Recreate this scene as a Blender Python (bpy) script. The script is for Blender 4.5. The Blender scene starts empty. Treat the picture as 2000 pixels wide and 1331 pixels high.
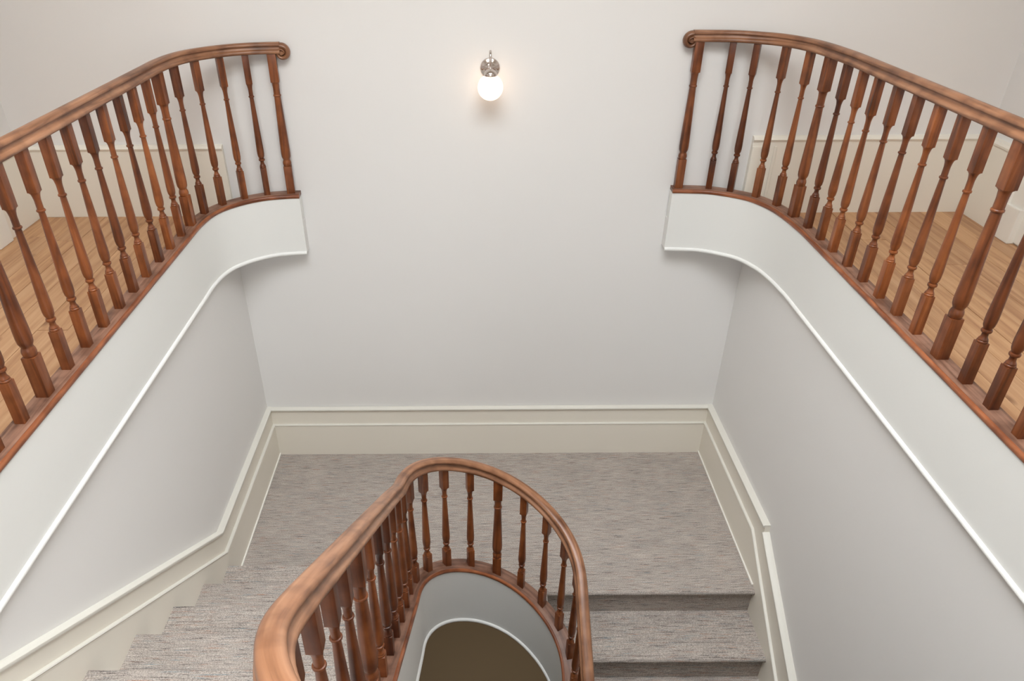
import bpy, bmesh, math, random
from mathutils import Vector, Matrix
random.seed(7)
sc = bpy.context.scene
COL = sc.collection

# ---------------------------------------------------------------- camera
cam_data = bpy.data.cameras.new('camera')
cam = bpy.data.objects.new('camera', cam_data); COL.objects.link(cam)
F, PX, PITCH, ROLL = 1400.0, 928.0, 0.5546, -0.006
cam_data.sensor_width = 36.0
cam_data.lens = 36.0 * F / 2000.0
cam_data.shift_x = (1000.0 - PX) / 2000.0
cam_data.clip_start = 0.02
fw = Vector((0, math.cos(PITCH), -math.sin(PITCH)))
rt0 = Vector((1, 0, 0)); up0 = Vector((0, math.sin(PITCH), math.cos(PITCH)))
rt = rt0 * math.cos(ROLL) + up0 * math.sin(ROLL)
up = up0 * math.cos(ROLL) - rt0 * math.sin(ROLL)
m = Matrix((rt, up, -fw)).transposed().to_4x4()
cam.matrix_world = m
sc.camera = cam

# ---------------------------------------------------------------- world, lights, exposure
sc.view_settings.view_transform = 'Standard'
sc.view_settings.look = 'None'
sc.view_settings.gamma = 1.0
sc.view_settings.use_curve_mapping = False
sc.view_settings.exposure = 0.04
w = bpy.data.worlds.new('world'); sc.world = w; w.use_nodes = True
w.node_tree.nodes['Background'].inputs[0].default_value = (0.88, 0.94, 1.0, 1)
w.node_tree.nodes['Background'].inputs[1].default_value = 1.0

def area(name, loc, rot, sx, sy, power, color):
    l = bpy.data.lights.new(name, 'AREA'); l.shape = 'RECTANGLE'
    l.size = sx; l.size_y = sy; l.energy = power; l.color = color
    o = bpy.data.objects.new(name, l); COL.objects.link(o)
    o.location = loc; o.rotation_euler = rot
    return o
SKY = area('skylight_daylight', (0.1, 1.30, 2.75), (0, 0, 0), 2.9, 2.3, 242, (0.945, 0.975, 1.01))
FRONT_FILL = area('front_fill', (0.1, -2.34, -0.05), (math.radians(76), 0, 0), 3.3, 1.8, 30, (0.96, 0.98, 1.0))  # unseen frontal fill light added behind the camera, set in the window opening
LOW_FILL = area('lower_hall_fill', (0.1, 3.55, -3.93), (0, 0, 0), 1.6, 0.7, 6.5, (1.0, 0.93, 0.84))  # unseen fill light added under the half landing to brighten the well floor

# ---------------------------------------------------------------- helpers
def link(name, mesh, mat=None, parent=None):
    o = bpy.data.objects.new(name, mesh); COL.objects.link(o)
    if mat is not None and len(mesh.materials) == 0: mesh.materials.append(mat)
    if parent is not None: o.parent = parent
    return o
def obj(name, bm, mat, parent=None, smooth=False, loc=None):
    bmesh.ops.recalc_face_normals(bm, faces=bm.faces)
    me = bpy.data.meshes.new(name); bm.to_mesh(me); bm.free()
    if smooth:
        me.polygons.foreach_set('use_smooth', [True] * len(me.polygons))
        try: me.set_sharp_from_angle(angle=math.radians(38))
        except Exception: pass
    o = link(name, me, mat, parent)
    if loc: o.location = loc
    return o
def struct(o):
    o['kind'] = 'structure'; return o
def tag(o, label, cat, group=None):
    o['label'] = label; o['category'] = cat
    if group: o['group'] = group
    return o
def empty(name, loc=(0, 0, 0)):
    o = bpy.data.objects.new(name, None); COL.objects.link(o); o.location = loc
    o.empty_display_size = 0.1
    return o
def box(bm, x0, x1, y0, y1, z0, z1, bev=0.0):
    vs = [bm.verts.new(p) for p in ((x0,y0,z0),(x1,y0,z0),(x1,y1,z0),(x0,y1,z0),(x0,y0,z1),(x1,y0,z1),(x1,y1,z1),(x0,y1,z1))]
    fs = [bm.faces.new([vs[i] for i in f]) for f in ((3,2,1,0),(4,5,6,7),(0,1,5,4),(1,2,6,5),(2,3,7,6),(3,0,4,7))]
    if bev > 0:
        es = list({e for f in fs for e in f.edges})
        bmesh.ops.bevel(bm, geom=es, offset=bev, segments=2, affect='EDGES', profile=0.6)
    return vs
def newbox(name, mat, dims, parent=None, bev=0.0):
    bm = bmesh.new(); box(bm, *dims, bev=bev); return obj(name, bm, mat, parent)
def prism_z(bm, pts, z0, z1):
    a = [bm.verts.new((x, y, z0)) for x, y in pts]; b = [bm.verts.new((x, y, z1)) for x, y in pts]
    n = len(pts)
    f1 = bm.faces.new(a[::-1]); f2 = bm.faces.new(b)
    for i in range(n): bm.faces.new((a[i], a[(i+1) % n], b[(i+1) % n], b[i]))
    f1.normal_update(); f2.normal_update(); bmesh.ops.triangulate(bm, faces=[f1, f2])
def prism_x(bm, pts, x0, x1):
    """pts in (y,z)"""
    a = [bm.verts.new((x0, y, z)) for y, z in pts]; b = [bm.verts.new((x1, y, z)) for y, z in pts]
    n = len(pts)
    f1 = bm.faces.new(a[::-1]); f2 = bm.faces.new(b)
    for i in range(n): bm.faces.new((a[i], a[(i+1) % n], b[(i+1) % n], b[i]))
    f1.normal_update(); f2.normal_update(); bmesh.ops.triangulate(bm, faces=[f1, f2])
def lathe(bm, prof, seg=20, cx=0, cy=0):
    rings = []
    for r, z in prof:
        rings.append([bm.verts.new((cx + r*math.cos(2*math.pi*k/seg), cy + r*math.sin(2*math.pi*k/seg), z)) for k in range(seg)])
    for a, b in zip(rings, rings[1:]):
        for k in range(seg): bm.faces.new((a[k], a[(k+1) % seg], b[(k+1) % seg], b[k]))
    bm.faces.new(rings[0][::-1]); bm.faces.new(rings[-1])
def catmull(pts, step=0.02):
    out = []
    P = [Vector(p) for p in pts]
    P = [P[0]*2 - P[1]] + P + [P[-1]*2 - P[-2]]
    for i in range(1, len(P)-2):
        n = max(1, int((P[i+1]-P[i]).length/step))
        for k in range(n):
            t = k/n
            a, b, c, d = P[i-1], P[i], P[i+1], P[i+2]
            out.append(0.5*((2*b) + (c-a)*t + (2*a-5*b+4*c-d)*t*t + (3*b-a-3*c+d)*t**3))
    out.append(P[-2]); return out
def sweep(bm, path, prof, closed=True, vertical=True, uvl=None, caps=True):
    """path: 3D points; prof: (offset, height); offset to the LEFT of the travel direction in plan."""
    uvl = bm.loops.layers.uv.verify()
    n = len(path); rows = []; L = [0.0]
    for i in range(1, n): L.append(L[-1] + (path[i]-path[i-1]).length)
    pl = [0.0]
    for i in range(1, len(prof)+1):
        a = prof[i-1]; b = prof[i % len(prof)]
        pl.append(pl[-1] + math.hypot(a[0]-b[0], a[1]-b[1]))
    for i, p in enumerate(path):
        a = path[max(0, i-1)]; b = path[min(n-1, i+1)]
        t = b - a; h = Vector((t.x, t.y, 0)); h.normalize()
        nr = Vector((-h.y, h.x, 0))
        upv = Vector((0, 0, 1))
        if not vertical:
            t.normalize(); upv = nr.cross(t) * -1
            if upv.z < 0: upv = -upv
        rows.append([bm.verts.new(p + nr*o + upv*z) for o, z in prof])
    m_ = len(prof)
    for i in range(n-1):
        for k in range(m_ if closed else m_-1):
            k2 = (k+1) % m_
            f = bm.faces.new((rows[i][k], rows[i+1][k], rows[i+1][k2], rows[i][k2]))
            for lp, (u, v) in zip(f.loops, ((L[i], pl[k]), (L[i+1], pl[k]), (L[i+1], pl[k+1]), (L[i], pl[k+1]))):
                lp[uvl].uv = (u, v)
    if closed and caps:
        f1 = bm.faces.new(rows[0][::-1]); f2 = bm.faces.new(rows[-1])
        f1.normal_update(); f2.normal_update(); bmesh.ops.triangulate(bm, faces=[f1, f2])

# ---------------------------------------------------------------- materials
def mat_new(name):
    mt = bpy.data.materials.new(name); mt.use_nodes = True
    nt = mt.node_tree; b = nt.nodes['Principled BSDF']
    return mt, nt, b
def s2l(c):
    return tuple(((v/255)/12.92 if v/255 <= 0.04045 else ((v/255+0.055)/1.055)**2.4) for v in c) + (1,)
def nd(nt, t, **kw):
    n = nt.nodes.new(t)
    for k, v in kw.items(): setattr(n, k, v)
    return n
def paint(name, rgb, rough=0.55, bump=0.02, scale=60):
    mt, nt, b = mat_new(name)
    tc = nd(nt, 'ShaderNodeTexCoord'); no = nd(nt, 'ShaderNodeTexNoise'); no.inputs['Scale'].default_value = scale
    no.inputs['Detail'].default_value = 3
    nt.links.new(tc.outputs['Object'], no.inputs['Vector'])
    n2 = nd(nt, 'ShaderNodeTexNoise'); n2.inputs['Scale'].default_value = 1.1; n2.inputs['Detail'].default_value = 2
    nt.links.new(tc.outputs['Object'], n2.inputs['Vector'])
    mx = nd(nt, 'ShaderNodeMix', data_type='RGBA')
    c = s2l(rgb); mx.inputs['A'].default_value = tuple(v*0.985 for v in c[:3]) + (1,); mx.inputs['B'].default_value = tuple(min(1, v*1.015) for v in c[:3]) + (1,)
    nt.links.new(n2.outputs['Fac'], mx.inputs['Factor']); nt.links.new(mx.outputs['Result'], b.inputs['Base Color'])
    bp = nd(nt, 'ShaderNodeBump'); bp.inputs['Strength'].default_value = bump; bp.inputs['Distance'].default_value = 0.01
    nt.links.new(no.outputs['Fac'], bp.inputs['Height']); nt.links.new(bp.outputs['Normal'], b.inputs['Normal'])
    b.inputs['Roughness'].default_value = rough
    return mt
M_WALL = paint('wall_paint', (231, 229, 226), 0.7)
M_FASC = paint('fascia_paint', (233, 233, 229), 0.5)
M_TRIM = paint('trim_paint', (238, 235, 226), 0.42)
M_TRIM_DIM = paint('trim_paint_dimmed', (222, 219, 209), 0.42)  # trim paint in a darker colour, standing in for weaker light on the beads
M_SKIRT = paint('skirting_paint', (236, 230, 217), 0.42)
M_CEIL = paint('ceiling_paint', (240, 238, 232), 0.8)
M_LOW = paint('lower_hall_floor_paint', (134, 117, 92), 0.8)

def wood(name, cols, scale=(38, 38, 2.6), coord='Object', rough=0.34, varr=0.9, blot=True):
    mt, nt, b = mat_new(name)
    tc = nd(nt, 'ShaderNodeTexCoord'); oi = nd(nt, 'ShaderNodeObjectInfo')
    mp = nd(nt, 'ShaderNodeMapping'); mp.inputs['Scale'].default_value = scale
    nt.links.new(tc.outputs[coord], mp.inputs['Vector'])
    cmb = nd(nt, 'ShaderNodeCombineXYZ'); mul = nd(nt, 'ShaderNodeMath', operation='MULTIPLY'); mul.inputs[1].default_value = 57.0
    nt.links.new(oi.outputs['Random'], mul.inputs[0])
    for k in range(3): nt.links.new(mul.outputs[0], cmb.inputs[k])
    nt.links.new(cmb.outputs[0], mp.inputs['Location'])
    no = nd(nt, 'ShaderNodeTexNoise'); no.inputs['Scale'].default_value = 1.0; no.inputs['Detail'].default_value = 5; no.inputs['Distortion'].default_value = 0.6
    nt.links.new(mp.outputs[0], no.inputs['Vector'])
    rp = nd(nt, 'ShaderNodeValToRGB'); el = rp.color_ramp.elements
    el[0].position = 0.28; el[0].color = s2l(cols[0]); el[1].position = 0.78; el[1].color = s2l(cols[2])
    e = el.new(0.5); e.color = s2l(cols[1])
    nt.links.new(no.outputs['Fac'], rp.inputs['Fac'])
    # piece to piece tone
    rp2 = nd(nt, 'ShaderNodeValToRGB'); e2 = rp2.color_ramp.elements
    e2[0].position = 0; e2[0].color = (1-0.45*varr, 1-0.52*varr, 1-0.55*varr, 1)
    e2[1].position = 1; e2[1].color = (1+0.25*varr, 1+0.22*varr, 1+0.05*varr, 1)
    e3 = e2.new(0.55); e3.color = (1, 1, 1, 1)
    nt.links.new(oi.outputs['Random'], rp2.inputs['Fac'])
    mm = nd(nt, 'ShaderNodeMix', data_type='RGBA', blend_type='MULTIPLY'); mm.inputs['Factor'].default_value = 1
    nt.links.new(rp.outputs['Color'], mm.inputs['A']); nt.links.new(rp2.outputs['Color'], mm.inputs['B'])
    last = mm.outputs['Result']
    if blot:
        n3 = nd(nt, 'ShaderNodeTexNoise'); n3.inputs['Scale'].default_value = 9.0; n3.inputs['Detail'].default_value = 3
        ad = nd(nt, 'ShaderNodeVectorMath', operation='ADD')
        nt.links.new(tc.outputs['Object'], ad.inputs[0]); nt.links.new(cmb.outputs[0], ad.inputs[1]); nt.links.new(ad.outputs[0], n3.inputs['Vector'])
        r3 = nd(nt, 'ShaderNodeValToRGB'); r3.color_ramp.elements[0].position = 0.34; r3.color_ramp.elements[0].color = (0.45, 0.38, 0.34, 1)
        r3.color_ramp.elements[1].position = 0.56; r3.color_ramp.elements[1].color = (1, 1, 1, 1)
        nt.links.new(n3.outputs['Fac'], r3.inputs['Fac'])
        m3 = nd(nt, 'ShaderNodeMix', data_type='RGBA', blend_type='MULTIPLY'); m3.inputs['Factor'].default_value = 0.75
        nt.links.new(last, m3.inputs['A']); nt.links.new(r3.outputs['Color'], m3.inputs['B']); last = m3.outputs['Result']
    nt.links.new(last, b.inputs['Base Color'])
    bp = nd(nt, 'ShaderNodeBump'); bp.inputs['Strength'].default_value = 0.12; bp.inputs['Distance'].default_value = 0.002
    nt.links.new(no.outputs['Fac'], bp.inputs['Height']); nt.links.new(bp.outputs['Normal'], b.inputs['Normal'])
    b.inputs['Roughness'].default_value = rough
    return mt
M_BAL = wood('varnished_baluster_wood', [(76, 39, 20), (127, 70, 36), (156, 95, 55)])
M_RAIL = wood('polished_handrail_wood', [(108, 70, 46), (150, 104, 74), (174, 128, 96)], scale=(3.0, 60, 60), coord='UV', rough=0.36, varr=0.15)
M_CAP = wood('worn_base_rail_wood', [(96, 66, 52), (134, 98, 80), (158, 122, 102)], scale=(4.0, 60, 60), coord='UV', rough=0.45, varr=0.15)
M_EDGE = wood('varnished_edge_bead_wood', [(104, 54, 28), (148, 86, 52), (176, 110, 72)], scale=(4.0, 60, 60), coord='UV', rough=0.36, varr=0.15)
M_FLOOR = wood('pine_floorboard_wood', [(166, 120, 84), (194, 150, 110), (212, 170, 130)], scale=(30, 1.7, 30), rough=0.5, varr=0.22, blot=False)
# knots on the pine boards
def add_knots(mt):
    nt = mt.node_tree; b = nt.nodes['Principled BSDF']
    src = b.inputs['Base Color'].links[0].from_socket
    tc = nd(nt, 'ShaderNodeTexCoord'); mp = nd(nt, 'ShaderNodeMapping'); mp.inputs['Scale'].default_value = (7, 3.2, 7)
    nt.links.new(tc.outputs['Object'], mp.inputs['Vector'])
    vo = nd(nt, 'ShaderNodeTexVoronoi'); vo.inputs['Scale'].default_value = 1.0
    nt.links.new(mp.outputs[0], vo.inputs['Vector'])
    r = nd(nt, 'ShaderNodeValToRGB'); r.color_ramp.elements[0].position = 0.06; r.color_ramp.elements[0].color = (0.32, 0.22, 0.16, 1)
    r.color_ramp.elements[1].position = 0.16; r.color_ramp.elements[1].color = (1, 1, 1, 1)
    nt.links.new(vo.outputs['Distance'], r.inputs['Fac'])
    mx = nd(nt, 'ShaderNodeMix', data_type='RGBA', blend_type='MULTIPLY'); mx.inputs['Factor'].default_value = 0.8
    nt.links.new(src, mx.inputs['A']); nt.links.new(r.outputs['Color'], mx.inputs['B']); nt.links.new(mx.outputs['Result'], b.inputs['Base Color'])
add_knots(M_FLOOR)

def carpet():
    mt, nt, b = mat_new('woven_striped_carpet')
    tc = nd(nt, 'ShaderNodeTexCoord')
    def noise(scale, detail, off=(0, 0, 0)):
        mp = nd(nt, 'ShaderNodeMapping'); mp.inputs['Scale'].default_value = scale; mp.inputs['Location'].default_value = off
        nt.links.new(tc.outputs['Object'], mp.inputs['Vector'])
        no = nd(nt, 'ShaderNodeTexNoise'); no.inputs['Scale'].default_value = 1; no.inputs['Detail'].default_value = detail
        nt.links.new(mp.outputs[0], no.inputs['Vector']); return no
    def ramp(src, a, ca, bb, cb):
        r = nd(nt, 'ShaderNodeValToRGB'); r.color_ramp.elements[0].position = a; r.color_ramp.elements[0].color = ca
        r.color_ramp.elements[1].position = bb; r.color_ramp.elements[1].color = cb
        nt.links.new(src, r.inputs['Fac']); return r
    def mix(a, bcol, fac, mode='MIX'):
        mx = nd(nt, 'ShaderNodeMix', data_type='RGBA', blend_type=mode)
        for s, v in ((mx.inputs['A'], a), (mx.inputs['B'], bcol), (mx.inputs['Factor'], fac)):
            if hasattr(v, 'type') and hasattr(v, 'is_linked'): nt.links.new(v, s)
            else: s.default_value = v
        return mx.outputs['Result']
    base = ramp(noise((3.5, 9, 9), 3).outputs['Fac'], 0.3, s2l((170, 161, 153)), 0.7, s2l((184, 174, 165))).outputs['Color']
    W = (0, 0, 0, 1); K = (1, 1, 1, 1)
    st = ramp(noise((9, 210, 210), 3, (3, 1, 2)).outputs['Fac'], 0.53, W, 0.68, K).outputs['Color']
    brk = ramp(noise((120, 320, 320), 1, (5, 9, 2)).outputs['Fac'], 0.36, W, 0.50, K).outputs['Color']
    def gate(m_): return mix(m_, brk, 0.8, 'MULTIPLY')
    c = mix(base, s2l((98, 90, 88)), gate(st))
    st2 = ramp(noise((8, 170, 170), 2, (13, 7, 5)).outputs['Fac'], 0.60, W, 0.76, K).outputs['Color']
    c = mix(c, s2l((176, 126, 98)), gate(st2))
    st3 = ramp(noise((8, 170, 170), 2, (31, 17, 9)).outputs['Fac'], 0.60, W, 0.76, K).outputs['Color']
    c = mix(c, s2l((128, 146, 152)), gate(st3))
    st4 = ramp(noise((9, 200, 200), 2.5, (41, 27, 19)).outputs['Fac'], 0.55, W, 0.72, K).outputs['Color']
    c = mix(c, s2l((206, 196, 186)), gate(st4))
    gr = noise((230, 210, 210), 1.5)
    g = ramp(gr.outputs['Fac'], 0.3, (0.60, 0.60, 0.60, 1), 0.7, (1.24, 1.24, 1.24, 1)).outputs['Color']
    c = mix(c, g, 1.0, 'MULTIPLY')
    nt.links.new(c, b.inputs['Base Color'])
    bp = nd(nt, 'ShaderNodeBump'); bp.inputs['Strength'].default_value = 0.5; bp.inputs['Distance'].default_value = 0.004
    nt.links.new(gr.outputs['Fac'], bp.inputs['Height']); nt.links.new(bp.outputs['Normal'], b.inputs['Normal'])
    b.inputs['Roughness'].default_value = 0.95
    b.inputs['Specular IOR Level'].default_value = 0.15
    return mt
M_CARPET = carpet()
def metal(name, rgb, rough=0.15):
    mt, nt, b = mat_new(name); b.inputs['Base Color'].default_value = s2l(rgb); b.inputs['Metallic'].default_value = 1; b.inputs['Roughness'].default_value = rough
    return mt
M_NICKEL = metal('polished_nickel', (205, 196, 190))
def glow():
    mt, nt, b = mat_new('lit_opal_glass')
    b.inputs['Base Color'].default_value = (0.95, 0.93, 0.88, 1); b.inputs['Roughness'].default_value = 0.25
    b.inputs['Emission Color'].default_value = (1.0, 0.66, 0.42, 1); b.inputs['Emission Strength'].default_value = 2.2
    return mt
M_GLOW = glow()
def glass():
    mt, nt, b = mat_new('window_glass'); b.inputs['Transmission Weight'].default_value = 1; b.inputs['Roughness'].default_value = 0.0; b.inputs['IOR'].default_value = 1.02
    return mt
M_GLASS = glass()

# ---------------------------------------------------------------- levels (metres, camera at the origin)
ZC_L, ZC_R = -1.535, -1.515        # top of the gallery base rails
Z_UP = -1.69                       # upper floor
Z_LAND = -3.63                     # half landing
Z_LOW = -5.50
Z_TOP = 2.9
YB = 4.25
XWL, XWR = -2.73, 3.06             # gallery outer walls
XL, XR = -1.54, 1.750              # stairwell walls

# ---------------------------------------------------------------- the setting
struct(newbox('wall_back', M_WALL, (XWL-.15, XWR+.15, YB, YB+.15, Z_LOW-.1, Z_TOP)))
struct(newbox('wall_left', M_WALL, (XWL-.15, XWL, -2.6, YB, Z_UP-.3, Z_TOP)))
struct(newbox('wall_right', M_WALL, (XWR, XWR+.15, -2.6, YB, Z_UP-.3, Z_TOP)))
struct(newbox('wall_left', M_WALL, (XL-.15, XL, -2.4, YB, Z_LOW-.1, -1.925)))
struct(newbox('wall_right', M_WALL, (XR, XR+.15, -2.4, YB, Z_LOW-.1, -1.925)))
# front wall with an added window opening behind the camera, for the fill light
bm = bmesh.new()
wx0, wx1, wz0, wz1 = -1.6, 1.8, -1.0, 0.9
for d in ((XWL, wx0, Z_LOW-.1, Z_TOP), (wx1, XWR, Z_LOW-.1, Z_TOP), (wx0, wx1, wz1, Z_TOP), (wx0, wx1, Z_LOW-.1, wz0)):
    box(bm, d[0], d[1], -2.55, -2.4, d[2], d[3])
struct(obj('wall_front', bm, M_WALL))
win = struct(empty('window_1', (0.1, -2.47, wz0)))
bm = bmesh.new()
for x in (wx0, -0.02+.1-.0, wx1-.05): box(bm, x-.1, x+.05-.1, -.03, .03, 0, wz1-wz0)
box(bm, wx0-.1, wx1-.1, -.03, .03, 0, .05); box(bm, wx0-.1, wx1-.1, -.03, .03, wz1-wz0-.05, wz1-wz0)
obj('window_frame', bm, M_TRIM, win)
# ceiling with roof light over the well
bm = bmesh.new()
cx0, cx1, cy0, cy1 = -1.3, 1.45, 0.1, 2.5
for d in ((XWL, cx0, -2.4, YB), (cx1, XWR, -2.4, YB), (cx0, cx1, -2.4, cy0), (cx0, cx1, cy1, YB)):
    box(bm, d[0], d[1], d[2], d[3], 1.4, 1.5)
box(bm, cx0-.03, cx0, cy0, cy1, 1.5, 2.85); box(bm, cx1, cx1+.03, cy0, cy1, 1.5, 2.85)  # unseen shaft walls, deepened to keep galleries and upper walls in shade
box(bm, cx0-.03, cx1+.03, cy0-.03, cy0, 1.5, 2.85); box(bm, cx0-.03, cx1+.03, cy1, cy1+.03, 1.5, 2.85)
struct(obj('ceiling', bm, M_CEIL))

# lower hall floor
low = struct(newbox('floor', M_LOW, (XL-.1, XR+.1, -2.4, YB, Z_LOW-.1, Z_LOW)))

# ---- plan curves -------------------------------------------------------------
# gallery base-rail centre lines, travelling towards the back wall
PL = [(-1.568, y) for y in (-0.30, 0.4, 1.2, 2.0, 2.8, 3.3, 3.55, 3.72)] + [(-1.546, 3.885), (-1.490, 4.010), (-1.385, 4.118), (-1.262, 4.186), (-1.12, 4.215), (-1.068, 4.218)]
PR = [(1.786, y) for y in (-0.30, 0.4, 1.2, 2.0, 2.8, 3.2, 3.50)] + [(1.781, 3.60), (1.768, 3.745), (1.735, 3.90), (1.662, 4.045), (1.560, 4.130), (1.420, 4.195), (1.245, 4.215), (1.206, 4.217)]
def path3(p2, z): return catmull([(x, y, z) for x, y in p2], 0.03)
pathL = path3(PL, 0); pathR = path3(PR, 0)

# central stadium of the well
CX, R0, CY, CY2 = 0.09, 0.42, 2.34, 0.80
# nodes along the central line: list of (x, y, zbase)
angs = [(180, -2.927), (161.4, -2.968), (145.4, -3.018), (126.6, -3.088), (106.9, -3.166), (86.6, -3.246), (67.4, -3.322), (48.7, -3.398), (29.9, -3.458), (10.3, -3.518), (0, -3.555)]
def interp(tab, x):
    tab = sorted(tab)
    if x <= tab[0][0]: return tab[0][1]
    for (a, za), (b, zb) in zip(tab, tab[1:]):
        if x <= b: return za + (zb-za)*(x-a)/(b-a)
    return tab[-1][1]
def zstraightL(y): return -2.927 + 0.7450*(CY-y)
def zstraightR(y): return -3.555 - 0.63*(CY-y)
nodes = []
for y in [CY - 2.05*k/18 for k in range(18, 0, -1)]: nodes.append((CX+R0, y, zstraightR(y), 'R'))
for k in range(0, 37):
    a = 180.0*k/36; nodes.append((CX+R0*math.cos(math.radians(a)), CY+R0*math.sin(math.radians(a)), interp(angs, a), 'A'))
for k in range(1, 15):
    y = CY-(CY-CY2)*k/14; nodes.append((CX-R0, y, zstraightL(y), 'L'))
s_ = 0.0
zl0 = zstraightL(CY2)
ZTOPC = -1.62
def ease_up(s, z0, slope, ztop):
    # straight rise that eases into level
    zr = z0 + slope*s; d = 0.10
    k = (ztop - zr)/d
    if k > 1: return zr
    if k < -1: return ztop
    return ztop - d*((k+1)**2)/4
for k in range(1, 19):
    a = math.radians(180+5*k); s_ = R0*math.radians(5*k)
    nodes.append((CX+R0*math.cos(a), CY2+R0*math.sin(a), ease_up(s_, zl0, 0.62, ZTOPC), 'T'))
for x in (0.4, 0.8, 1.2, 1.70): nodes.append((x, CY2-R0, ZTOPC, 'E'))
ctr = [Vector(n[:3]) for n in nodes]
# even resampling and smoothing of the heights
def arclen(path):
    L = [0.0]
    for a, b in zip(path, path[1:]): L.append(L[-1] + math.hypot(b.x-a.x, b.y-a.y))
    return L
def resample(path, step, sig):
    L = arclen(path); n = int(L[-1]/step); out = []; j = 0
    for i in range(n+1):
        t = L[-1]*i/n
        while j < len(L)-2 and L[j+1] < t: j += 1
        out.append(path[j].lerp(path[j+1], (t-L[j])/max(1e-9, L[j+1]-L[j])))
    k = int(3*sig/step); wts = [math.exp(-.5*(q*step/sig)**2) for q in range(-k, k+1)]; sw = sum(wts)
    zz = [p.z for p in out]
    for i in range(k, len(out)-k): out[i].z = sum(wts[q+k]*zz[i+q] for q in range(-k, k+1))/sw
    return out
ctr = resample(ctr, .022, .055)
def at_near(path, x, y):
    best = None
    for i in range(len(path)-1):
        a, b = path[i], path[i+1]; d = Vector((b.x-a.x, b.y-a.y)); q = Vector((x-a.x, y-a.y))
        t = max(0, min(1, q.dot(d)/max(1e-9, d.dot(d)))); p = a.lerp(b, t)
        dd = (p.x-x)**2+(p.y-y)**2
        if best is None or dd < best[0]: best = (dd, p, math.atan2(d.y, d.x))
    return best[1], best[2]

# ---- fascias (white bands under the base rails) ------------------------------
def offset_path(path, off, dz=0):
    out = []
    n = len(path)
    for i, p in enumerate(path):
        a = path[max(0, i-1)]; b = path[min(n-1, i+1)]
        h = Vector((b.x-a.x, b.y-a.y, 0)).normalized(); nr = Vector((-h.y, h.x, 0))
        out.append(p + nr*off + Vector((0, 0, dz)))
    return out
def circ(cx, cz, r, n=12): return [(cx+r*math.cos(2*math.pi*k/n), cz+r*math.sin(2*math.pi*k/n)) for k in range(n)]
# the left gallery line travels +Y: the well lies on its RIGHT (negative offset)
for nm, path, zc, sgn, zt in (('trim_1', pathL, ZC_L, -1, -1.925), ('trim_2', pathR, ZC_R, 1, -1.912)):
    bm = bmesh.new()
    sweep(bm, [Vector((p.x, p.y, 0)) for p in path], [(sgn*.046, zt), (sgn*.046, zc-.022), (-sgn*.025, zc-.022), (-sgn*.025, zt)])
    t = struct(obj(nm, bm, M_FASC, smooth=True))
    bm = bmesh.new()
    sweep(bm, [Vector((p.x, p.y, 0)) for p in path], circ(sgn*.046, zt+.004, .0125))
    obj('bead_moulding', bm, M_FASC, t, smooth=True)
# gallery floor slabs (their soffits show over the half landing)
def slab(path, xw, xe, sgn, zt, nm):
    p = offset_path(path, sgn*.03)
    pts = [(q.x, q.y) for q in p if q.y > -0.29]
    pts = pts + [(pts[-1][0], YB), (xe, YB), (xe, pts[0][1])]
    bm = bmesh.new(); prism_z(bm, pts, zt+.004, Z_UP-.024)
    return struct(obj(nm, bm, M_WALL))
slabL = slab(pathL, 0, XWL, -1, -1.925, 'floor')
slabR = slab(pathR, 0, XWR, 1, -1.912, 'floor')
# floorboards, one by one
def boards(x0, x1, y0, y1, parent, wd=0.138):
    n = int(round((x1-x0)/wd)); w_ = (x1-x0)/n
    for i in range(n):
        y = y0; first = True
        while y < y1-.01:
            ln = random.uniform(1.5, 2.6)
            if first: ln = random.uniform(.6, 2.3); first = False
            ye = min(y1, y+ln)
            if y1-ye < .3: ye = y1
            bm = bmesh.new(); dz = random.uniform(-.0015, .001)
            box(bm, -w_/2+.0011, w_/2-.0011, -(ye-y)/2+.001, (ye-y)/2-.001, -.022, dz, bev=.0015)
            obj('floorboard', bm, M_FLOOR, parent, loc=(x0+w_*(i+.5), (y+ye)/2, Z_UP))
            y = ye
boards(XWL, -1.595, -0.29, YB-.0, slabL)
boards(1.815, XWR, -0.29, YB-.0, slabR)
# upper landing under the camera
up_l = struct(newbox('floor', M_WALL, (XWL, XWR, -2.4, -.31, Z_UP-.24, Z_UP-.024)))
bm = bmesh.new(); box(bm, XL, XR, -.31, CY2-R0-.03, Z_UP-.24, Z_UP-.024); obj('landing_slab', bm, M_WALL, up_l)
boards(XWL, XWR, -2.4, -.31, up_l, .2)
bm = bmesh.new(); box(bm, -1.50, 1.70, -.30, CY2-R0-.04, Z_UP-.023, Z_UP); obj('landing_carpet', bm, M_CARPET, up_l)

# ---------------------------------------------------------------- staircase: carpeted landing and flights
OUT = R0+.035
land = struct(empty('floor', (0, 3.6, Z_LAND)))
def bead_z(a): return interp(angs, a) - .425
def r_edge(a): return OUT + max(0.0, (bead_z(a) - Z_LAND + .035)/1.67) + .004
def ringpt(a, r): return (CX + r*math.cos(math.radians(a)), CY + r*math.sin(math.radians(a)))
RS = .76
pts = [(-1.53, 4.24), (1.75, 4.24), (1.75, 2.995), (.60, 2.995)]
pts += [ringpt(a, RS) for a in range(63, 163, 6)] + [(-.66, 2.56), (-1.53, 2.56)]
bm = bmesh.new(); prism_z(bm, [(x, y-3.6) for x, y in pts], -.22, -.014); obj('landing_slab', bm, M_WALL, land)
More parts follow.
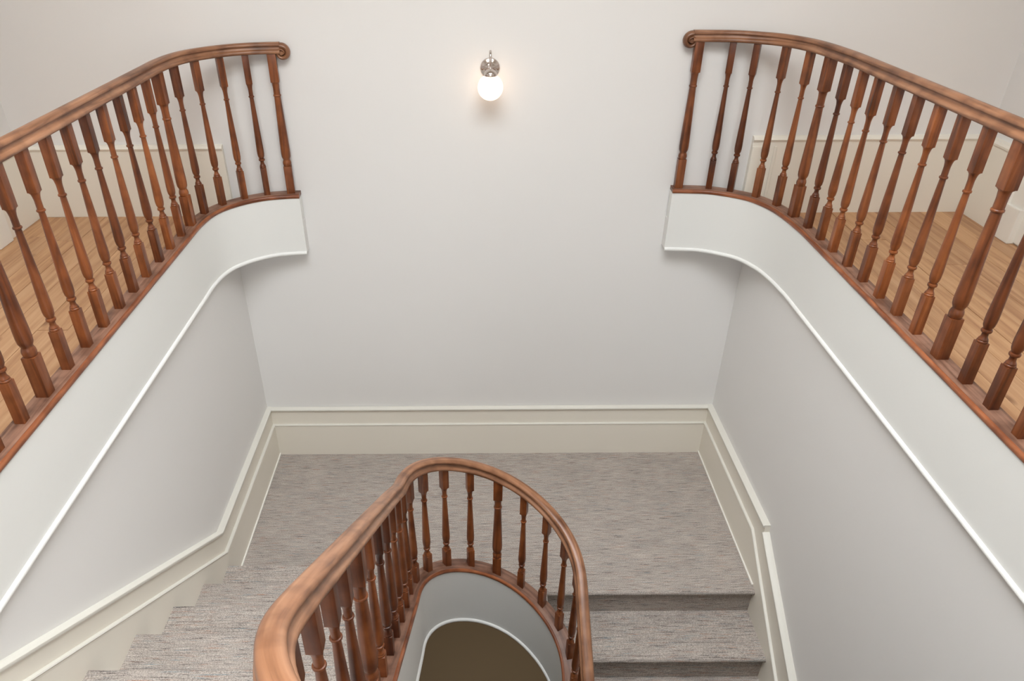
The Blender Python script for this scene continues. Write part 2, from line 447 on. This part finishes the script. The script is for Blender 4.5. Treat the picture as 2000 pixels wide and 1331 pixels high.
# raking soffit ring that carries the landing into the curved string
bm = bmesh.new(); rows = []
for a in list(range(66, 181, 6)) + [180]:
    bz = bead_z(a) + .012; re_ = r_edge(a); zt = max(bz + .03, Z_LAND - .022)
    sec = [(OUT-.01, bz), (OUT-.01, zt), (re_+.01, zt), (re_+.02, Z_LAND-.022), (RS+.01, Z_LAND-.022), (RS+.01, min(Z_LAND-.22, bz-.01))]
    rows.append([bm.verts.new((*ringpt(a, r), z)) for r, z in sec])
for A, B in zip(rows, rows[1:]):
    for k in range(6): bm.faces.new((A[k], A[(k+1) % 6], B[(k+1) % 6], B[k]))
bm.faces.new(rows[0][::-1]); bm.faces.new(rows[-1])
bmesh.ops.translate(bm, vec=(0, -3.6, -Z_LAND), verts=bm.verts)
obj('soffit', bm, M_WALL, land)
# carpet on the landing with a rounded nosing on the right flight side
bm = bmesh.new()
cp = [(-1.515, 4.235), (1.715, 4.235), (1.715, 2.945), (.43, 2.945)]
cp += [ringpt(a, r_edge(a)) for a in range(42, 163, 6)] + [(-.62, 2.62), (-1.515, 2.62)]
prism_z(bm, [(x, y-3.6) for x, y in cp], -.02, 0)
def nosing_prof(y, z, d, r=.018, th=.036):
    """d = -1: nosing projects towards -Y ; +1 towards +Y. profile (y,z) of the lip back to y - d*0.05"""
    p = []
    for k in range(9):
        a = math.pi/2 - math.pi*k/8
        p.append((y - d*r + d*r*math.cos(a), z - r + r*math.sin(a)))
    p += [(y-d*.033, z-2*r), (y-d*.033, z)]
    return p
prism_x(bm, [(a-3.6, b-Z_LAND) for a, b in nosing_prof(2.912, Z_LAND, -1)], .425, 1.715)
box(bm, .412, .430, 2.66-3.6, 2.975-3.6, -.23, -.018)
obj('landing_carpet', bm, M_CARPET, land, smooth=True)

def step_mesh(x0, x1, y_nose, y_back, z, rise, d, curve=None):
    """one carpeted step: tread with rounded nosing and the riser under it. d=+1: nose faces +Y."""
    bm = bmesh.new(); r = .018
    prof = []
    for k in range(9):
        a = math.pi/2 - math.pi*k/8
        prof.append((y_nose - d*r + d*r*math.cos(a), z - r + r*math.sin(a)))
    yr = y_nose - d*.03
    prof += [(yr, z-2*r), (yr, z-rise-.002), (yr-d*.02, z-rise-.002), (yr-d*.02, z-.05), (y_back, z-.05), (y_back, z)]
    prism_x(bm, prof, x0, x1)
    return bm
NL, RL, GL = 8, .2263, .3225
fl = empty('stair_flight', (-.95, 2.98, Z_LAND))
tag(fl, 'carpeted stair flight climbing towards the viewer along the left wall', 'stairs')
for k in range(NL):
    z = -3.432 + RL*k; yn = 2.981 - GL*k
    if k == NL-1: yb = CY2-R0-.03
    else: yb = yn-GL-.035
    xi = -.372 if k > 1 else (-.36 if k == 1 else -.42)
    rise = RL if k else .198
    if k == 0:
        # first step sweeps round to meet the curved string
        pl = [(-1.515, 2.62), (-1.515, 2.981), (-.62, 2.981), (-.54, 2.972), (-.47, 2.945), (-.41, 2.90), (-.36, 2.83), (-.325, 2.74), (-.305, 2.62)]
        bm = bmesh.new()
        prism_z(bm, [(x+.95, y-2.98) for x, y in pl], z-.036-Z_LAND, z-Z_LAND)
        es = [e for e in bm.edges if abs(e.verts[0].co.z-e.verts[1].co.z) < 1e-5 and len(e.link_faces) == 2 and abs(e.link_faces[0].normal.z) != 1]
        inner = [(-1.515, 2.62), (-1.515, 2.951), (-.63, 2.951), (-.55, 2.942), (-.49, 2.918), (-.435, 2.876), (-.39, 2.81), (-.35, 2.73), (-.33, 2.62)]
        prism_z(bm, [(x+.95, y-2.98) for x, y in inner], .0, z-.036-Z_LAND)
        bmesh.ops.bevel(bm, geom=[e for e in bm.edges if min(v.co.z for v in e.verts) > z-Z_LAND-.04 and abs(e.verts[0].co.z-e.verts[1].co.z) < 1e-5 and e.calc_face_angle(0) > 1.2 and max((v.co.y) for v in e.verts) > -.3], offset=.014, segments=3, affect='EDGES')
        obj('step', bm, M_CARPET, fl, smooth=True)
        continue
    bm = step_mesh(-1.515, xi, yn, yb, z, rise, 1)
    bmesh.ops.translate(bm, vec=(.95, -2.98, -Z_LAND), verts=bm.verts)
    obj('step', bm, M_CARPET, fl, smooth=True)
# right flight, going down
fr = empty('stair_flight', (1.1, 2.9, Z_LAND))
tag(fr, 'carpeted stair flight going down from the landing along the right wall', 'stairs')
RR, GR = .207, .3310
for k in range(9):
    z = Z_LAND - RR*(k+1); yn = 2.927 - GR*(k+1); yb = yn + GR + .035
    xi = .43 if k == 0 else .535
    bm = step_mesh(xi, 1.72, yn, yb, z, RR, -1)
    if k == 0: box(bm, .43, 1.72, 2.942, 2.975, z-.002, Z_LAND-.036)
    else: pass
    if k == 0: pass
    bmesh.ops.translate(bm, vec=(-1.1, -2.9, -Z_LAND), verts=bm.verts)
    obj('step', bm, M_CARPET, fr, smooth=True)

# soffits under the flights
bm = bmesh.new()
prism_x(bm, [(2.62, Z_LAND-.22), (2.60, Z_LAND-.012), (2.60, -3.30), (.40, -3.30+.7017*2.2), (.40, -3.30+.7017*2.2-.22), (2.58, Z_LAND-.12)], XL+.001, -.37)
obj('soffit', bm, M_WALL, fl).matrix_parent_inverse = fl.matrix_world.inverted()
bm = bmesh.new()
prism_x(bm, [(2.98, Z_LAND-.05), (2.98, Z_LAND-.30), (0.0, Z_LAND-.30-.6254*2.98), (0.0, Z_LAND-.07-.6254*2.98)], .52, XR-.001)
bmesh.ops.translate(bm, vec=(0, 0, -.22), verts=bm.verts)
obj('soffit', bm, M_WALL, fr)
for o in (fl, fr):
    for c in o.children:
        if c.name.startswith('soffit'):
            c.matrix_parent_inverse = Matrix.Identity(4); c.location = -o.location

# central string: a white wall following the stair and the landing edge (well is on the LEFT of travel)
bm = bmesh.new()
sweep(bm, ctr, [(.048, -.425), (.048, -.024), (-.034, -.024), (-.034, -.425)])
string = struct(obj('trim_3', bm, M_FASC, smooth=True))
bm = bmesh.new(); sweep(bm, ctr, circ(.046, -.425, .0135)); obj('bead_moulding', bm, M_FASC, string, smooth=True)

# ---------------------------------------------------------------- skirtings
def poly_bead(bm, pts, x_face, sgn, prof):
    """sweep a small profile (out, up) along (y,z) points on a wall whose face is x_face, projecting sgn in x"""
    rows = []
    n = len(pts)
    for i, (y, z) in enumerate(pts):
        if i == 0: d = Vector((pts[1][0]-y, pts[1][1]-z)); nn = Vector((-d.y, d.x)).normalized(); k = 1
        elif i == n-1: d = Vector((y-pts[-2][0], z-pts[-2][1])); nn = Vector((-d.y, d.x)).normalized(); k = 1
        else:
            d1 = Vector((y-pts[i-1][0], z-pts[i-1][1])).normalized(); d2 = Vector((pts[i+1][0]-y, pts[i+1][1]-z)).normalized()
            n1 = Vector((-d1.y, d1.x)); n2 = Vector((-d2.y, d2.x)); nn = (n1+n2).normalized(); k = 1/max(.3, nn.dot(n1))
        if nn.y < 0: nn = -nn
        rows.append([bm.verts.new((x_face + sgn*o, y+nn.x*u*k, z+nn.y*u*k)) for o, u in prof])
    m_ = len(prof)
    for i in range(n-1):
        for k in range(m_): bm.faces.new((rows[i][k], rows[i+1][k], rows[i+1][(k+1) % m_], rows[i][(k+1) % m_]))
    bm.faces.new(rows[0][::-1]); bm.faces.new(rows[-1])
TOPB = [(-.02, -.012), (.013, -.012), (.016, -.006), (.014, .001), (.006, .006), (-.02, .006)]
MIDB = [(-.02, -.013), (.0015, -.013), (.0045, -.0095), (.0015, -.006), (-.0015, -.0045), (-.0015, -.0015), (.0065, -.0005), (.0095, .004), (.0065, .0085), (-.001, .010), (-.02, .010)]
def strip_board(bm, top, bot, x0, x1):
    """board between two (y,z) polylines, built as a strip of quads"""
    ys = sorted({p[0] for p in top} | {p[0] for p in bot}, reverse=True)
    def zat(pl, y):
        for (a, za), (b, zb) in zip(pl, pl[1:]):
            if b - 1e-9 <= y <= a + 1e-9: return za + (zb-za)*((y-a)/(b-a) if a != b else 0)
        return pl[-1][1]
    cols = [[bm.verts.new((x, y, z)) for x, z in ((x0, zat(bot, y)), (x1, zat(bot, y)), (x1, zat(top, y)), (x0, zat(top, y)))] for y in ys]
    for A, B in zip(cols, cols[1:]):
        for k in range(4): bm.faces.new((A[k], B[k], B[(k+1) % 4], A[(k+1) % 4]))
    bm.faces.new(cols[0]); bm.faces.new(cols[-1][::-1])
def side_skirt(name, xw, sgn, top, mid, bottom, th_low=.040, th_up=.026):
    """top/mid: (y,z) polylines from the back wall towards the camera"""
    root = struct(empty(name, (xw, 3.6, Z_LAND)))
    inv = (-xw, -3.6, -Z_LAND)
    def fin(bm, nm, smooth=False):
        bmesh.ops.translate(bm, vec=inv, verts=bm.verts); obj(nm, bm, M_TRIM_DIM if 'bead' in nm else M_SKIRT, root, smooth)
    bm = bmesh.new(); strip_board(bm, mid, bottom, xw, xw+sgn*th_low); fin(bm, 'lower_board')
    bm = bmesh.new(); strip_board(bm, top, mid, xw, xw+sgn*th_up); fin(bm, 'upper_board')
    TB = [(-(th_up+.004) if o < 0 else o*.8, u) for o, u in TOPB]
    if len(top) > 3:
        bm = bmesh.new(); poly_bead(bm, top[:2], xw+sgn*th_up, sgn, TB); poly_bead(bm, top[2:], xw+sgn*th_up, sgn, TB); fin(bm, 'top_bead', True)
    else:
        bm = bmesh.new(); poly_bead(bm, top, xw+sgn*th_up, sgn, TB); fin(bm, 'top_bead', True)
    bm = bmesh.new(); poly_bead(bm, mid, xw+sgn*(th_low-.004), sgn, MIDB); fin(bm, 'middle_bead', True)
    return root
# left: face at X = -1.505
sl = side_skirt('baseboard_left', XL, 1,
    [(YB, -3.204), (3.022, -3.204), (.40, -3.204+.694*2.622)],
    [(YB, -3.352), (2.998, -3.352), (.40, -3.352+.722*2.598)],
    [(YB, Z_LAND-.02), (2.95, Z_LAND-.02), (.40, Z_LAND-.02+.69*2.55-.06)])
sr = side_skirt('baseboard_right', XR, -1,
    [(YB, -3.204), (3.035, -3.192), (3.030, -3.237), (2.936, -3.30), (.0, -3.30-.622*2.936)],
    [(YB, -3.352), (3.155, -3.345), (.0, -3.345-.70*3.155)],
    [(YB, Z_LAND-.02), (2.98, Z_LAND-.02), (2.95, Z_LAND-.28), (.0, Z_LAND-.26-.64*2.95)], .043, .031)
# shoe strips beside the landing carpet
bm = bmesh.new(); box(bm, .040, .050, -.62, .62, 0, .016, bev=.003); obj('shoe_strip', bm, M_TRIM, sl)
bm = bmesh.new(); box(bm, -.053, -.043, -.64, .62, 0, .016, bev=.003); obj('shoe_strip', bm, M_TRIM, sr)
# back
sb = struct(empty('baseboard_back', (0, YB, Z_LAND)))
def xbeam(bm, x0, x1, prof, yf):
    a = [bm.verts.new((x0, yf-o, z)) for o, z in prof]; b = [bm.verts.new((x1, yf-o, z)) for o, z in prof]
    n = len(prof); bm.faces.new(a); bm.faces.new(b[::-1])
    for i in range(n): bm.faces.new((a[i], b[i], b[(i+1) % n], a[(i+1) % n]))
bm = bmesh.new(); box(bm, XL+.04, XR-.043, -.034, 0, 0, .278); obj('lower_board', bm, M_SKIRT, sb)
bm = bmesh.new(); box(bm, XL+.026, XR-.03, -.022, 0, .278, .426); obj('upper_board', bm, M_SKIRT, sb)
bm = bmesh.new(); xbeam(bm, XL+.03, XR-.04, [(o, z+.426) for o, z in TOPB], -.022); obj('top_bead', bm, M_TRIM_DIM, sb, True)
bm = bmesh.new(); xbeam(bm, XL+.04, XR-.05, [(o, z+.278) for o, z in MIDB], -.030); obj('middle_bead', bm, M_TRIM_DIM, sb, True)

# gallery skirtings
def gal_back(x0, x1, zt, name):
    r = struct(empty(name, ((x0+x1)/2, YB, Z_UP))); h = zt-Z_UP; hw = (x1-x0)/2
    bm = bmesh.new(); box(bm, -hw, hw, -.026, 0, 0, h-.03); obj('board', bm, M_SKIRT, r)
    bm = bmesh.new(); xbeam(bm, -hw, hw, [(-.0, h-.03), (.03, h-.03), (.036, h-.018), (.028, h-.006), (.012, h), (0, h)], 0); obj('top_bead', bm, M_SKIRT, r, True)
    return r
gal_back(XWL, -1.497, -1.245, 'baseboard_back')
g2 = gal_back(1.655, XWR, -1.212, 'baseboard_back')
bm = bmesh.new(); hw2 = (XWR-1.655)/2
box(bm, -hw2+.0, -hw2+.055, -.034, -.026, 0, .42, bev=.003); obj('end_block', bm, M_SKIRT, g2)
box_ = bmesh.new(); box(box_, -hw2+.13, -hw2+.148, -.032, -.026, 0, .42, bev=.003); obj('fillet', box_, M_SKIRT, g2)
def gal_side(xw, sgn, y0, y1, zt, name):
    r = struct(empty(name, (xw, (y0+y1)/2, Z_UP))); h = zt-Z_UP; hy = (y1-y0)/2
    bm = bmesh.new(); x0, x1 = sorted((0, sgn*.026)); box(bm, x0, x1, -hy, hy, 0, h-.03); obj('board', bm, M_SKIRT, r)
    bm = bmesh.new(); poly_bead(bm, [(-hy, h-.02), (hy, h-.02)], sgn*.02, sgn, [(-.02, -.014), (.014, -.012), (.016, 0), (.008, .014), (-.02, .02)]); obj('top_bead', bm, M_SKIRT, r, True)
gal_side(XWL, 1, 3.86, YB, -1.245, 'baseboard_left')
gal_side(XWR, -1, 3.86, YB, -1.212, 'baseboard_right')
# doors off the galleries (only their architraves reach the picture)
def door(name, xw, sgn, y1, wd=.86, h=2.05):
    r = struct(empty(name, (xw, y1-wd/2-.12, Z_UP)))
    hy = wd/2
    def bx(nm, y0, y1_, z0, z1, t, par=r, b=.004, x_=0.0):
        bm = bmesh.new(); xa, xb = sorted((sgn*x_, sgn*t)); box(bm, xa, xb, y0, y1_, z0, z1, bev=b); return obj(nm, bm, M_TRIM, par)
    for s in (-1, 1):
        ya, yb = sorted((s*hy, s*(hy+.115)))
        bx('architrave', ya, yb, .0, h+.0, .030)
        y2 = s*(hy+.105); ya, yb = sorted((y2, y2+s*.022)); bx('architrave_edge', ya, yb, 0, h+.11, .042)
        ya, yb = sorted((s*(hy-.005), s*(hy+.130))); bx('plinth_block', ya, yb, 0, .20, .046)
    bx('architrave', -hy-.12, hy+.12, h, h+.115, .030)
    leaf = bx('door_leaf', -hy, hy, .008, h, .012)
    for (a, b_) in ((-hy+.10, -.05), (.05, hy-.10)):
        for (z0, z1) in ((.22, .88), (1.05, 1.92)):
            bx('panel', a, b_, z0, z1, .020, leaf, .006, .011)
    bm = bmesh.new()
    lathe(bm, [(.004, 0), (.012, .005), (.012, .03), (.026, .042), (.028, .055), (.018, .068), (.002, .070)], 16)
    k = obj('door_knob', bm, M_NICKEL, leaf, True); k.rotation_euler = (0, sgn*math.pi/2, 0); k.location = (sgn*.012, -hy+.055, .98)
door('door_1', XWL, 1, 3.86)
door('door_2', XWR, -1, 3.86)

# ---------------------------------------------------------------- balusters
def square_to_round(bm, half, zsq, zrd, r, seg=24):
    # quick chamfer of the square to a disc, then a small cove down to the neck
    def sq(a, h):
        c, s = math.cos(a), math.sin(a); m_ = max(abs(c), abs(s)); return c/m_*h, s/m_*h
    A = [2*math.pi*(k+.5)/seg for k in range(seg)]
    hgt = zsq - zrd
    rows = [[bm.verts.new((*sq(a, half*.999), zsq+.001)) for a in A]]
    rr = half*.94
    rows.append([bm.verts.new((rr*math.cos(a), rr*math.sin(a), zsq-hgt*.22)) for a in A])
    rows.append([bm.verts.new((rr*.93*math.cos(a), rr*.93*math.sin(a), zsq-hgt*.34)) for a in A])
    rows.append([bm.verts.new(((r+.28*(rr-r))*math.cos(a), (r+.28*(rr-r))*math.sin(a), zsq-hgt*.66)) for a in A])
    rows.append([bm.verts.new((r*math.cos(a), r*math.sin(a), zrd)) for a in A])
    for P, Q in zip(rows, rows[1:]):
        for k in range(seg): bm.faces.new((P[k], P[(k+1) % seg], Q[(k+1) % seg], Q[k]))
    bm.faces.new(rows[0]); bm.faces.new(rows[-1])
def baluster_mesh(name, H, hb, zr, ztb, newel=False, cut=.006, top=.012, slope=0.0):
    """H height, hb base block height, zr height of the upper ring, ztb underside of the top block"""
    bm = bmesh.new()
    hs = .0235 if newel else .0178
    box(bm, -hs, hs, -hs, hs, -cut, hb, bev=.0014)
    box(bm, -hs, hs, -hs, hs, ztb, H+top, bev=.0014)
    # foot and head are cut to the rake of the string and rail
    for v in bm.verts:
        if v.co.z < 0 or v.co.z > H: v.co.z += slope*v.co.x
    if newel:
        prof = [(.017, hb-.004), (.0225, hb), (.0235, hb+.006), (.0252, hb+.014), (.0248, hb+.022), (.0225, hb+.030), (.0200, hb+.036), (.0198, hb+.040), (.0225, hb+.046), (.0262, hb+.056), (.0275, hb+.075), (.0272, hb+.105)]
        z0 = hb+.105; n = 7
        for k in range(1, n+1):
            t = k/n; prof.append((.0272-(.0272-.0182)*t**1.05, z0+(zr-.008-z0)*t))
        prof += [(.0182, zr-.006), (.0215, zr-.004), (.0222, zr), (.0215, zr+.004), (.0186, zr+.006), (.0184, ztb-.035), (.0192, ztb-.022)]
        lathe(bm, prof, 24); square_to_round(bm, hs, ztb, ztb-.024, .0192)
    else:
        prof = [(.014, hb-.004), (.0172, hb), (.0187, hb+.003), (.0182, hb+.007), (.0158, hb+.009), (.0170, hb+.011), (.0160, hb+.0145), (.0130, hb+.019), (.0113, hb+.025), (.0110, hb+.035), (.0126, hb+.0385), (.0170, hb+.0415), (.0182, hb+.0465), (.0170, hb+.0515), (.0128, hb+.0535), (.0150, hb+.059), (.0185, hb+.068), (.0203, hb+.084), (.0206, hb+.105)]
        z0 = hb+.105; n = 7
        for k in range(1, n+1):
            t = k/n; prof.append((.0206-(.0206-.0112)*t**1.02, z0+(zr-.006-z0)*t))
        prof += [(.0112, zr-.0045), (.0148, zr-.0038), (.0162, zr), (.0148, zr+.0038), (.0118, zr+.0045), (.0118, ztb-.032), (.0126, ztb-.022)]
        lathe(bm, prof, 22); square_to_round(bm, hs, ztb, ztb-.024, .0126)
    bmesh.ops.recalc_face_normals(bm, faces=bm.faces)
    me = bpy.data.meshes.new(name); bm.to_mesh(me); bm.free()
    me.polygons.foreach_set('use_smooth', [True]*len(me.polygons))
    try: me.set_sharp_from_angle(angle=math.radians(50))
    except Exception: pass
    me.materials.append(M_BAL)
    return me
ML = baluster_mesh('baluster', .800, .168, .578, .648)
MLn = baluster_mesh('newel', .800, .168, .578, .652, True)
MR = baluster_mesh('baluster', .832, .172, .598, .670)
MRn = baluster_mesh('newel', .832, .176, .596, .672, True)
MC = baluster_mesh('baluster', .690, .120, .502, .562, slope=.48)
MCn = baluster_mesh('newel', .690, .125, .502, .566, True, slope=.48)
MCs = baluster_mesh('baluster', .694, .120, .502, .562, slope=.745, top=.014)
MCsn = baluster_mesh('newel', .694, .125, .502, .566, True, slope=.745, top=.014)
MCr = baluster_mesh('baluster', .690, .120, .502, .562, slope=.63)
MCrn = baluster_mesh('newel', .690, .125, .502, .566, True, slope=.63)
MCf = baluster_mesh('baluster', .785, .130, .580, .650)

def put(me, name, x, y, z, rot, parent, org):
    o = bpy.data.objects.new(name, me); COL.objects.link(o); o.parent = parent
    o.location = Vector((x, y, z)) - Vector(org); o.rotation_euler = (0, 0, rot)
    return o

_rh = [(.024, 0), (.0285, .002), (.0312, .006), (.0318, .011), (.0308, .016), (.0275, .0205), (.0225, .0235), (.0190, .027), (.0168, .032), (.0155, .0375), (.0155, .0405), (.0205, .0410), (.0240, .0440), (.0250, .0485), (.0238, .0540), (.0200, .0590), (.0135, .0625), (.005, .064)]
RAILP = _rh + [(-a, b) for a, b in _rh[::-1]]
CAPP = [(-.040, -.024), (.040, -.024), (.040, -.001), (.0385, 0), (-.036, 0), (-.040, -.004)]
EDGP = [(.0385, -.024), (.046, -.024), (.0505, -.0215), (.053, -.016), (.0535, -.010), (.0515, -.004), (.047, -.0005), (.0425, .0005), (.0395, -.001)]
def mirror(p): return [(-a, b) for a, b in p][::-1]

def scroll(bm, c, t, hw=.026):
    """vertical scroll: c = spiral centre, t = horizontal unit vector pointing past the rail end"""
    nr = Vector((-t.y, t.x, 0)); rows = []
    n = 40
    for i in range(n+1):
        u = i/n; a = math.radians(102 - 505*u)
        R = .0300*(1-u)**.9 + .010
        th = .0158*(1-.5*u)
        rc = max(.003, R-th*.2)
        cen = c + t*(rc*math.cos(a)) + Vector((0, 0, rc*math.sin(a)))
        rad = (t*math.cos(a) + Vector((0, 0, math.sin(a)))).normalized()
        wv = hw*(1-.12*u)
        rows.append([bm.verts.new(cen + nr*(wv*math.cos(b)) * (1 if True else 1) + rad*(th*math.sin(b))) for b in [2*math.pi*k/14 for k in range(14)]])
    for A, B in zip(rows, rows[1:]):
        for k in range(14): bm.faces.new((A[k], A[(k+1) % 14], B[(k+1) % 14], B[k]))
    bm.faces.new(rows[0][::-1]); bm.faces.new(rows[-1])
    # the eye
    e = []
    for s in (-1, 1):
        e.append([bm.verts.new(c + nr*(s*hw*1.02) + t*(.011*math.cos(b)) + Vector((0, 0, .011*math.sin(b)))) for b in [2*math.pi*k/12 for k in range(12)]])
    for k in range(12): bm.faces.new((e[0][k], e[0][(k+1) % 12], e[1][(k+1) % 12], e[1][k]))
    bm.faces.new(e[0][::-1]); bm.faces.new(e[1])

def gallery(side, path, zc, H, pos, newels, me, men, label, grp):
    org = (path[len(path)//2].x, 2.0, zc)
    root = empty('balustrade', org); tag(root, label, 'railing', grp)
    sgn = -1 if side == 'L' else 1
    shift = Vector(org)
    bm = bmesh.new()
    sweep(bm, [Vector((p.x, p.y, zc))-shift for p in path], CAPP if sgn > 0 else mirror(CAPP))
    br = obj('base_rail', bm, M_CAP, root, smooth=True)
    bm = bmesh.new()
    sweep(bm, [Vector((p.x, p.y, zc))-shift for p in path], EDGP if sgn > 0 else mirror(EDGP))
    obj('edge_bead', bm, M_EDGE, br, smooth=True)
    bm = bmesh.new()
    rp = [Vector((p.x, p.y, zc+H))-shift for p in path]
    sweep(bm, rp, [(a*.93, b*.93) for a, b in RAILP])
    hr = obj('handrail', bm, M_RAIL, root, smooth=True)
    bm = bmesh.new(); t = (rp[-1]-rp[-2]).normalized()
    scroll(bm, rp[-1] + t*.008 + Vector((0, 0, .0045)), t)
    obj('scroll_end', bm, M_RAIL, hr, smooth=True)
    for i, (x, y) in enumerate(pos):
        p, a = at_near(path, x, y)
        nw = (i+1) in newels
        put(men if nw else me, 'newel_baluster' if nw else 'baluster', p.x, p.y, zc, a, root, org)
    return root
posL = [(-1.12, 4.215), (-1.264, 4.2), (-1.385, 4.125), (-1.487, 4.022), (-1.546, 3.885), (-1.562, 3.715)] + [(-1.568, y) for y in (3.566, 3.402, 3.25, 3.084, 2.93, 2.777, 2.617, 2.458, 2.299, 2.126, 1.967, 1.81, 1.65, 1.49, 1.33, 1.17, 1.01, .85, .69)]
posR = [(1.245, 4.22), (1.428, 4.2), (1.553, 4.16), (1.672, 4.05), (1.741, 3.905), (1.768, 3.74)] + [(1.786, y) for y in (3.578, 3.424, 3.276, 3.110, 2.95, 2.793, 2.640, 2.487, 2.309, 2.140, 1.987, 1.831, 1.67, 1.51, 1.35, 1.19, 1.03, .87, .71)]
gallery('L', pathL, ZC_L, .803, posL, (1, 6, 16), ML, MLn, 'brown turned-baluster railing of the left upper gallery, its scrolled end at the back wall', None)
gallery('R', pathR, ZC_R, .832, posR, (1, 6, 15), MR, MRn, 'brown turned-baluster railing of the right upper gallery, its scrolled end at the back wall', None)

# central balustrade round the stair well
org = (CX, 1.6, -2.6)
root = empty('balustrade', org); tag(root, 'curved brown stair railing bending round the open well above the carpeted landing', 'railing')
shift = Vector(org)
bm = bmesh.new(); sweep(bm, [p-shift for p in ctr], CAPP); br = obj('base_rail', bm, M_CAP, root, smooth=True)
bm = bmesh.new(); sweep(bm, [p-shift for p in ctr], EDGP); obj('edge_bead', bm, M_EDGE, br, smooth=True)
# rail heights: follow the string, easing into level near the top
railp = []
for p in ctr:
    z = p.z + .69
    if p.y < CY2 or p.x > 1.2 and p.y < .5: z = min(z, -.83)
    if p.x < CX and p.y < CY and p.y > CY2 - .3: z += .011*min(1, (CY-p.y)/.3)
    railp.append(Vector((p.x, p.y, z)))
railp = resample(railp, .022, .06)
bm = bmesh.new(); sweep(bm, [p-shift for p in railp], RAILP); obj('handrail', bm, M_RAIL, root, smooth=True)
cpos = [(CX+R0*math.cos(math.radians(a)), CY+R0*math.sin(math.radians(a))) for a in (163, 145.4, 126.6, 106.9, 86.6, 67.4, 48.7, 29.9, 10.3)]
cn = {(4)}
cl = [(CX-R0, y) for y in (2.355, 2.187, 2.012, 1.85, 1.686, 1.515, 1.349, 1.193, 1.061, .917)]
cr_ = [(CX+R0, y) for y in (2.27, 2.13, 1.98, 1.82, 1.66, 1.50, 1.34, 1.18, 1.02, .86)]
ct = [(CX+R0*math.cos(math.radians(a)), CY2+R0*math.sin(math.radians(a))) for a in (184, 205, 226, 247, 268)]
for lst, nwl, ma, mn in ((cpos, (4,), MC, MCn), (cl, (6,), MCs, MCsn), (cr_, (4,), MCr, MCrn), (ct, (), MCs, MCsn)):
    for i, (x, y) in enumerate(lst):
        p, a = at_near(ctr, x, y)
        nw = i in nwl
        put(mn if nw else ma, 'newel_baluster' if nw else 'baluster', p.x, p.y, p.z, a, root, org)
for x in (.25, .42, .59, .76, .93, 1.10, 1.27, 1.44, 1.61):
    p, a = at_near(ctr, x, CY2-R0); put(MCf, 'baluster', p.x, p.y, p.z, a, root, org)

# ---------------------------------------------------------------- wall lamp
LX, LZ = .093, -.822
lamp = empty('wall_lamp', (LX, YB, LZ)); tag(lamp, 'polished nickel wall lamp with a lit white glass globe', 'lamp')
bm = bmesh.new()
lathe(bm, [(.001, .0), (.055, .0), (.056, .004), (.053, .010), (.046, .012), (.042, .016), (.034, .018), (.030, .024), (.016, .030), (.001, .031)], 40)
bp = obj('backplate', bm, M_NICKEL, lamp, True); bp.rotation_euler = (math.pi/2, 0, 0)
def tube(bm, pts, r, seg=12):
    rows = []
    P = [Vector(p) for p in pts]
    for i, p in enumerate(P):
        t = (P[min(i+1, len(P)-1)]-P[max(i-1, 0)]).normalized()
        x = Vector((1, 0, 0)); y = t.cross(x).normalized()
        rows.append([bm.verts.new(p + x*(r*math.cos(2*math.pi*k/seg)) + y*(r*math.sin(2*math.pi*k/seg))) for k in range(seg)])
    for A, B in zip(rows, rows[1:]):
        for k in range(seg): bm.faces.new((A[k], A[(k+1) % seg], B[(k+1) % seg], B[k]))
    bm.faces.new(rows[0][::-1]); bm.faces.new(rows[-1])
arm = catmull([(0, -.02, 0), (0, -.045, .006), (0, -.062, .040), (0, -.074, .080), (0, -.096, .105), (0, -.120, .094), (0, -.130, .064), (0, -.130, .020)], .006)
bm = bmesh.new(); tube(bm, arm, .007); obj('arm', bm, M_NICKEL, lamp, True)
bm = bmesh.new()
lathe(bm, [(.001, .022), (.008, .021), (.010, .010), (.020, .004), (.032, -.006), (.036, -.016), (.036, -.026), (.032, -.027), (.001, -.027)], 32)
cp_ = obj('shade_holder', bm, M_NICKEL, lamp, True); cp_.location = (0, -.130, .010)
bm = bmesh.new()
bmesh.ops.create_uvsphere(bm, u_segments=40, v_segments=24, radius=.0705)
g_ = obj('glass_globe', bm, M_GLOW, lamp, True); g_.location = (0, -.130, -.078)
